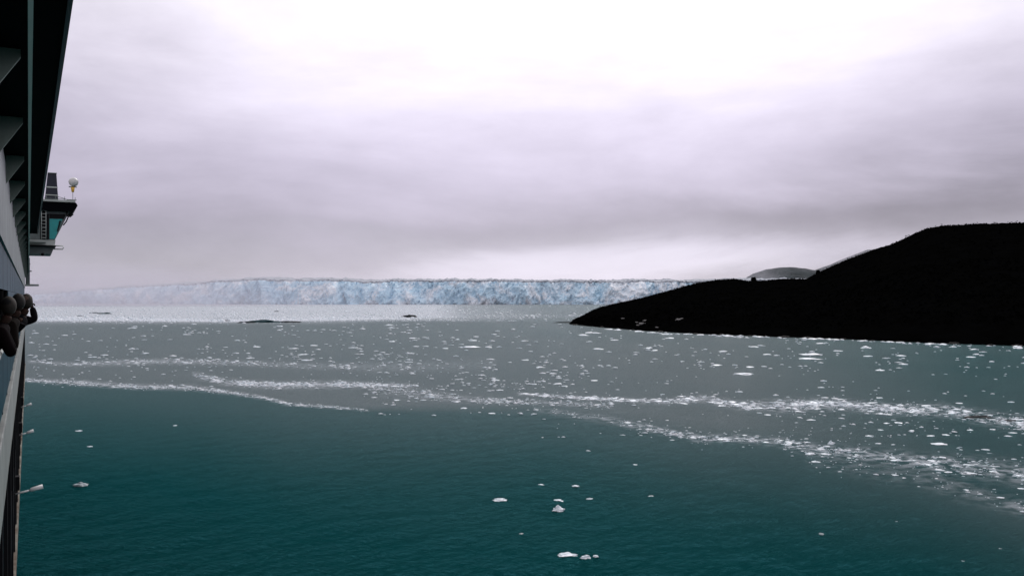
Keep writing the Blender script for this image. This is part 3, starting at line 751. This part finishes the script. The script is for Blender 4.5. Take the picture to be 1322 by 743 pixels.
b.box(bx_(52), bx_(58.8), BY - .05, BY - .002, bz_(308.5), bz_(272.5)); b.build('window_frame', BLACK, wing)
b = MB().prism([(bx_(73.5), bz_(298)), (bx_(75), bz_(298)), (bx_(79.5), bz_(284)), (bx_(77), bz_(284))], BY - .09, BY - .035); b.build('wiper', BLACK, wing)
b = MB()
for u in (53.5, 59.3): b.tube([(bx_(u), BY - .35, bz_(309)), (bx_(u), BY - .35, bz_(268))], .03, 6)
for k in range(9): b.tube([(bx_(53.5), BY - .35, bz_(307 - k * 4.4)), (bx_(59.3), BY - .35, bz_(307 - k * 4.4))], .025, 6)
b.build('ladder', WHITE, wing, True)
MB().box(-2, bx_(59), BY - 1.2, BY - .1, bz_(313.5), bz_(311)).build('walkway', WHITE, wing, bevel=.01)
MB().prism([(-2, bz_(316)), (bx_(71), bz_(316)), (bx_(72), bz_(309.2)), (-2, bz_(309.2))], BY + .02, BY + 5).build('wing_floor', WHITE, wing)
MB().prism([(-2, bz_(327.5)), (bx_(66.5), bz_(327.5)), (bx_(71), bz_(316.2)), (-2, bz_(316.2))], BY - .2, BY + 5).build('wing_bracket', GREY, wing)
MB().box(-2, bx_(72), BY - .6, BY + 4, bz_(318.5), bz_(316.8)).build('fender_bar', BLACK, wing)
b = MB().tube([(bx_(68), BY - .4, bz_(317)), (bx_(81), BY - .4, bz_(317)), (bx_(82.3), BY - .4, bz_(319)), (bx_(81), BY - .4, bz_(321.3)), (bx_(68), BY - .4, bz_(321.3))], .05, 8); b.build('loop_rail', WHITE, wing, True)
b = MB().ball((bx_(55), BY - .2, bz_(328.5)), .14).build('light_globe', BLACK, wing, True)
b = MB().tube([(bx_(87), BY - .2, bz_(272)), (bx_(87), BY - .2, bz_(277)), (bx_(91), BY - .2, bz_(278.5)), (bx_(95), BY - .2, bz_(275))], .07, 8)
b.tube([(bx_(89), BY - .2, bz_(278)), (bx_(86), BY - .2, bz_(285)), (bx_(82), BY - .2, bz_(290))], .05, 8); b.build('cable_bracket', BLACK, wing, True)
b = MB()
for u in (60, 72, 84, 98): b.tube([(bx_(u), BY, bz_(258)), (bx_(u), BY, bz_(252.5))], .022, 6)
for u, v in ((57, 255.4),): b.tube([(bx_(u), BY, bz_(v)), (bx_(98), BY, bz_(v + .6))], .022, 6)
b.tube([(bx_(72), BY, bz_(252.5)), (bx_(80), BY, bz_(254)), (bx_(90), BY, bz_(257))], .025, 6)
b.tube([(bx_(90), BY, bz_(256.5)), (bx_(100), BY, bz_(256.2))], .035, 6)
b.build('roof_rail', GREY, wing, True)
MB().prism([(bx_(58), bz_(257)), (bx_(76), bz_(257)), (bx_(73.5), bz_(221)), (bx_(62), bz_(221))], BY + 1, BY + 3).build('deck_locker', NAVY, ship)
lk = MB().box(bx_(59), bx_(75.2), BY + .94, BY + .995, bz_(240.2), bz_(238.6)).box(bx_(58.5), bx_(76), BY + .94, BY + .995, bz_(250.3), bz_(249)).box(bx_(62), bx_(74), BY + .9, BY + 3, bz_(220.9), bz_(220.3)); lk.build('locker_trim', WHITE, ship)
dm = MB().ball((bx_(96.5), BY + 1, bz_(231)), .40).build('radar_dome', mat('dome_paint', (.75, .75, .73), .4, vary=.55, vscale=2), ship, True)
MB().tube([(bx_(95.5), BY + 1, bz_(238)), (bx_(95.5), BY + 1, bz_(244.5))], [.17, .1], 10).build('signal_lamp', YEL, dm, True)
b = MB().tube([(bx_(95.5), BY + 1, bz_(244)), (bx_(95.5), BY + 1, bz_(258))], .022, 6).tube([(bx_(90), BY + 1, bz_(237.5)), (bx_(101), BY + 1, bz_(237.5))], .05, 6)
b.build('mast_pole', GREY, dm, True)

# ------------------------------------------------------------------ people at the rail
SKIN = mat('skin', (.045, .026, .02), .8, spec=.1)
def skin_obj(name, nodes, edges, m, parent, sub=2):
    me = bpy.data.meshes.new(name); me.from_pydata([n[:3] for n in nodes], edges, []); o = bpy.data.objects.new(name, me); COL.objects.link(o)
    sm = o.modifiers.new('s', 'SKIN'); ss = o.modifiers.new('u', 'SUBSURF'); ss.levels = sub; ss.render_levels = sub
    for i, n in enumerate(nodes):
        r = n[3]; me.skin_vertices[0].data[i].radius = (r, r) if not hasattr(r, '__len__') else r
    me.skin_vertices[0].data[0].use_root = True
    dg = bpy.context.evaluated_depsgraph_get(); me2 = bpy.data.meshes.new_from_object(o.evaluated_get(dg)); bpy.data.objects.remove(o)
    me2.polygons.foreach_set('use_smooth', [True] * len(me2.polygons)); me2.materials.clear(); me2.name = name
    return link(name, me2, m, parent)
def person(y, hx, hz, jacket, jm, label, hat=None, hair=(.02, .015, .01), hand_out=.02, holding=False):
    # stands on the promenade, leans out (+x) over the rail looking forward (+y)
    root = empty('person', (0, y, Z(-1.70)))
    Hh = hz + 1.70                                   # height of the head centre above the deck
    rx = PX                                          # rail plane
    hip = (rx - .30, -.02, .92); nk = (hx - .05, .02, Hh - .20); ch = ((hip[0] + nk[0]) / 2 + .07, 0, (hip[2] + nk[2]) / 2 + .03)
    B_ = [(*hip, .13), (*ch, (.15, .12)), (nk[0] - .02, 0, nk[2] - .08, .12), (*nk, .055), (hx, .01, Hh - .09, .06)]
    E_ = [(0, 1), (1, 2), (2, 3), (3, 4)]
    J_ = [(hip[0], 0, hip[2] + .02, .16), (*ch, (.18, .15)), (nk[0] - .02, 0, nk[2] - .07, .145), (nk[0], nk[1], nk[2] - .01, .08)]; JE = [(0, 1), (1, 2), (2, 3)]
    Tn = [(hip[0], 0, hip[2] + .03, .145)]; TE = []
    for s in (-1, 1):
        sh = (nk[0] - .03, s * .19, nk[2] - .10); el = (rx + .12, s * .28, .99); wr = (rx + .10, s * .13, 1.03)
        hd3 = (rx + .035, s * .07, 1.035)
        if holding:
            el = (hx + .02 + s * .10, .16 - s * .02, Hh - .27); wr = (hx + s * .08, .24, Hh - .08); hd3 = (hx + s * .045, .25, Hh - .02)
        k = len(B_); B_ += [(*sh, .05), (*el, .04), (*wr, .026), (*hd3, (.022, .036))]; E_ += [(2, k), (k, k + 1), (k + 1, k + 2), (k + 2, k + 3)]
        k2 = len(B_)
        for q in range(4):                            # fingers curled round the rail in front
            fy = hd3[1] + (q - 1.5) * .021; L_ = (.032, .038, .036, .028)[q]
            a = len(B_); B_ += [(hd3[0] + .03, fy, hd3[2] + .004, .009), (hd3[0] + .03 + L_, fy, hd3[2] - .008, .008), (hd3[0] + .035 + L_, fy, hd3[2] - .036, .007)]
            E_ += [(k + 3, a), (a, a + 1), (a + 1, a + 2)]
        a = len(B_); B_ += [(hd3[0] + .0, hd3[1] - s * .04, hd3[2] - .01, .011), (hd3[0] + .03, hd3[1] - s * .055, hd3[2] - .03, .009)]; E_ += [(k + 3, a), (a, a + 1)]
        k = len(J_); J_ += [(*sh, .088), (*el, .066), (wr[0], wr[1] + s * .01, wr[2], .045)]; JE += [(2, k), (k, k + 1), (k + 1, k + 2)]
        hp = (hip[0], s * .10, hip[2] - .08); kn = (rx - .22, s * .11, .50); an = (rx - .36, s * .12, .09); to = (rx - .20, s * .14, .035)
        k = len(B_); B_ += [(*hp, .085), (*kn, .055), (*an, .04), (*to, .035)]; E_ += [(0, k), (k, k + 1), (k + 1, k + 2), (k + 2, k + 3)]
        k = len(Tn); Tn += [(*hp, .11), (*kn, .078), (an[0], an[1], .13, .065)]; TE += [(0, k), (k, k + 1), (k + 1, k + 2)]
    body = skin_obj('body', B_, E_, SKIN, root)
    # head: shaped skull with nose, brow, chin, eyes, mouth and ears, facing +y and slightly outboard
    bm = bmesh.new(); bmesh.ops.create_icosphere(bm, subdivisions=4, radius=1)
    for v in bm.verts:
        x, yy, z = v.co
        f = max(0, yy)
        v.co = Vector((x * .077 * (1 - .18 * max(0, -z)), yy * .098 * (1 - .08 * max(0, -z)) , z * .118))
        v.co.y += .026 * math.exp(-((x / .16) ** 2 + ((z + .12) / .2) ** 2)) * (yy > 0)      # nose
        v.co.y += .008 * math.exp(-((x / .5) ** 2 + ((z - .18) / .1) ** 2)) * (yy > 0)       # brow
        v.co.y -= .012 * math.exp(-(((abs(x) - .36) / .15) ** 2 + ((z - .0) / .1) ** 2)) * (yy > 0)   # eye sockets
        v.co.y -= .004 * math.exp(-((x / .3) ** 2 + ((z + .46) / .04) ** 2)) * (yy > 0)      # mouth
        v.co.y += .012 * math.exp(-((x / .35) ** 2 + ((z + .82) / .16) ** 2)) * (yy > 0)     # chin
        v.co.x += math.copysign(.016, x) * math.exp(-(((abs(x) - .98) / .12) ** 2 + ((z + .05) / .22) ** 2 + (yy / .16) ** 2))  # ears
    rot = Matrix.Rotation(.1, 4, 'Z')
    bm.transform(Matrix.Translation((hx, .03, Hh)) @ rot)
    me3 = bpy.data.meshes.new('tmp'); bm.to_mesh(me3); bm.free()
    bmj = bmesh.new(); bmj.from_mesh(body.data); bmj.from_mesh(me3); bmj.to_mesh(body.data); bmj.free()
    body.data.polygons.foreach_set('use_smooth', [True] * len(body.data.polygons))
    if not hat or hat[0] != 'hood':
        b = MB(); b.ball((0, -.018, .018), 1, .088, .105, .122, 24, 16)
        o = b.build('hair', mat('hair', hair, .8), root, True)
        bm = bmesh.new(); bm.from_mesh(o.data)
        bmesh.ops.delete(bm, geom=[v for v in bm.verts if v.co.y > .035 and v.co.z < .062 or v.co.z < -.07], context='VERTS'); 
        bm.transform(Matrix.Translation((hx, .03, Hh)) @ rot); bm.to_mesh(o.data); bm.free()
    if hat:
        b = MB(); b.ball((hx - .0, .016, Hh + .035), 1, .088, .108, .100, 20, 12); 
        if hat[0] == 'cap': b.prism([(hx - .07, Hh + .05), (hx + .07, Hh + .05), (hx + .07, Hh + .064), (hx - .07, Hh + .064)], .09, .20)
        o = b.build('hat' if hat[0] != 'hood' else 'hood', mat('hat_cloth', hat[1], .9), root, True)
        bm = bmesh.new(); bm.from_mesh(o.data); lim = Hh + .03 if hat[0] != 'hood' else Hh - .06
        bmesh.ops.delete(bm, geom=[v for v in bm.verts if v.co.z < lim], context='VERTS'); bm.to_mesh(o.data); bm.free()
    b = MB()
    for s in (-1, 1): 
        c = Matrix.Translation((hx, .03, Hh)) @ rot @ Vector((s * .029, .083, .0)); b.ball(c, .011, n=10, m=6)
    b.build('eyes', mat('eye', (.03, .02, .02), .3), root, True)
    skin_obj('jacket', J_, JE, jm, root); skin_obj('trousers', Tn, TE, mat('trouser_cloth', (.012, .012, .016), .9), root)
    b = MB()
    for s in (-1, 1): b.ball((rx - .27, s * .125, .05), 1, .13, .055, .065)
    b.build('shoes', mat('shoe', (.01, .01, .01), .6), root, True)
    tag(root, label, 'person', 'people leaning out at the ship rail'); return root
JB = mat('black_jacket', (.0035, .0035, .005), .95, spec=.05); JR = mat('dark_maroon_jacket', (.005, .003, .0035), .95, spec=.05); JG = mat('dark_brown_jacket', (.008, .006, .005), .95, spec=.05)
person(15.9, -.03, -.10, 'jacket', JB, 'person in a black jacket and tan cap taking a picture, farthest out at the rail', hat=('cap', (.10, .065, .05)), holding=True)
cb = MB().box(-.055, .055, -.02, .02, -.035, .035).tube([(0, .015, 0), (0, .06, 0)], .028, 16).box(-.03, .02, -.012, .012, .034, .045).build('photo_camera', BLACK, bevel=.004)
cb.location = (-.03, 15.9 + .27, Z(-.10) + .01); tag(cb, 'small black camera held up to the face of the capped person at the rail', 'camera')
person(14.3, -.13, -.10, 'jacket', JG, 'bareheaded person in a dark brown jacket at the rail between the other two', hair=(.006, .004, .003))
person(12.7, -.22, -.14, 'jacket', JR, 'person in dark maroon jacket and black hat, leftmost of the three at the rail', hat=('knit', (.002, .002, .002)))

# ------------------------------------------------------------------ air
def vol_mat(name, dens, col=(.74, .72, .78)):
    # drifting fog: thickest in the middle, ragged, thinning to nothing at its edge
    m = bpy.data.materials.new(name); m.use_nodes = True; t = m.node_tree; t.nodes.clear(); l = t.links.new
    o = t.nodes.new('ShaderNodeOutputMaterial'); p = t.nodes.new('ShaderNodeVolumePrincipled')
    p.inputs['Color'].default_value = (*col, 1)
    c = t.nodes.new('ShaderNodeTexCoord'); v = t.nodes.new('ShaderNodeVectorMath'); v.operation = 'MULTIPLY_ADD'
    v.inputs[1].default_value = (2, 2, 2); v.inputs[2].default_value = (-1, -1, -1); l(c.outputs['Generated'], v.inputs[0])
    ln = t.nodes.new('ShaderNodeVectorMath'); ln.operation = 'LENGTH'; l(v.outputs[0], ln.inputs[0])
    mr = t.nodes.new('ShaderNodeMapRange'); mr.interpolation_type = 'SMOOTHSTEP'; l(ln.outputs['Value'], mr.inputs[0])
    mr.inputs[1].default_value = 1; mr.inputs[2].default_value = .15; mr.inputs[3].default_value = 0; mr.inputs[4].default_value = dens * 1.7
    n = t.nodes.new('ShaderNodeTexNoise'); n.inputs['Scale'].default_value = 3.2; n.inputs['Detail'].default_value = 3; l(c.outputs['Generated'], n.inputs[0])
    nr_ = t.nodes.new('ShaderNodeMapRange'); l(n.outputs[0], nr_.inputs[0]); nr_.inputs[1].default_value = .35; nr_.inputs[2].default_value = .62
    nr_.inputs[3].default_value = .25; nr_.inputs[4].default_value = 1.5
    mu = t.nodes.new('ShaderNodeMath'); mu.operation = 'MULTIPLY'; l(mr.outputs[0], mu.inputs[0]); l(nr_.outputs[0], mu.inputs[1])
    l(mu.outputs[0], p.inputs['Density']); l(p.outputs[0], o.inputs['Volume']); return m
for i, (u, F, sx, sy, sz, d) in enumerate([(30, 2350, 660, 260, 130, .0021), (120, 2250, 680, 300, 100, .0015), (230, 2300, 950, 240, 95, .0010), (560, 2330, 1400, 200, 80, .0004)]):
    o = MB().ball((0, 0, 0), 1, sx, sy, sz, 48, 24).build('fog_bank', vol_mat('fog_bank_air', d), None, True)
    o.location = RF(F * (u - CX) / FPX, F, 25); o.rotation_euler = (0, 0, -TH)
    tag(o, ['thick pale fog at the far left end of the glacier beside the ship', 'middle veil of pale fog before the left part of the glacier', 'thin wide veil of fog reaching towards the middle of the glacier', 'faint mist lying along the middle and right of the glacier front'][i], 'fog', kind='stuff')

for u, v, sx, sz, d, lab in ((968, 352, 170, 60, .0009, 'pale mist over the left flank of the distant grey mountain'), (1085, 332, 260, 70, .0018, 'cloud resting on the distant mountain where it meets the black slope')):
    o = MB().ball((0, 0, 0), 1, sx, 220, sz, 48, 24).build('fog_bank', vol_mat('fog_bank_air', d, (.8, .78, .83)), None, True)
    o.location = W(u, v, 3300); o.rotation_euler = (0, 0, -TH)
    tag(o, lab, 'fog', kind='stuff')
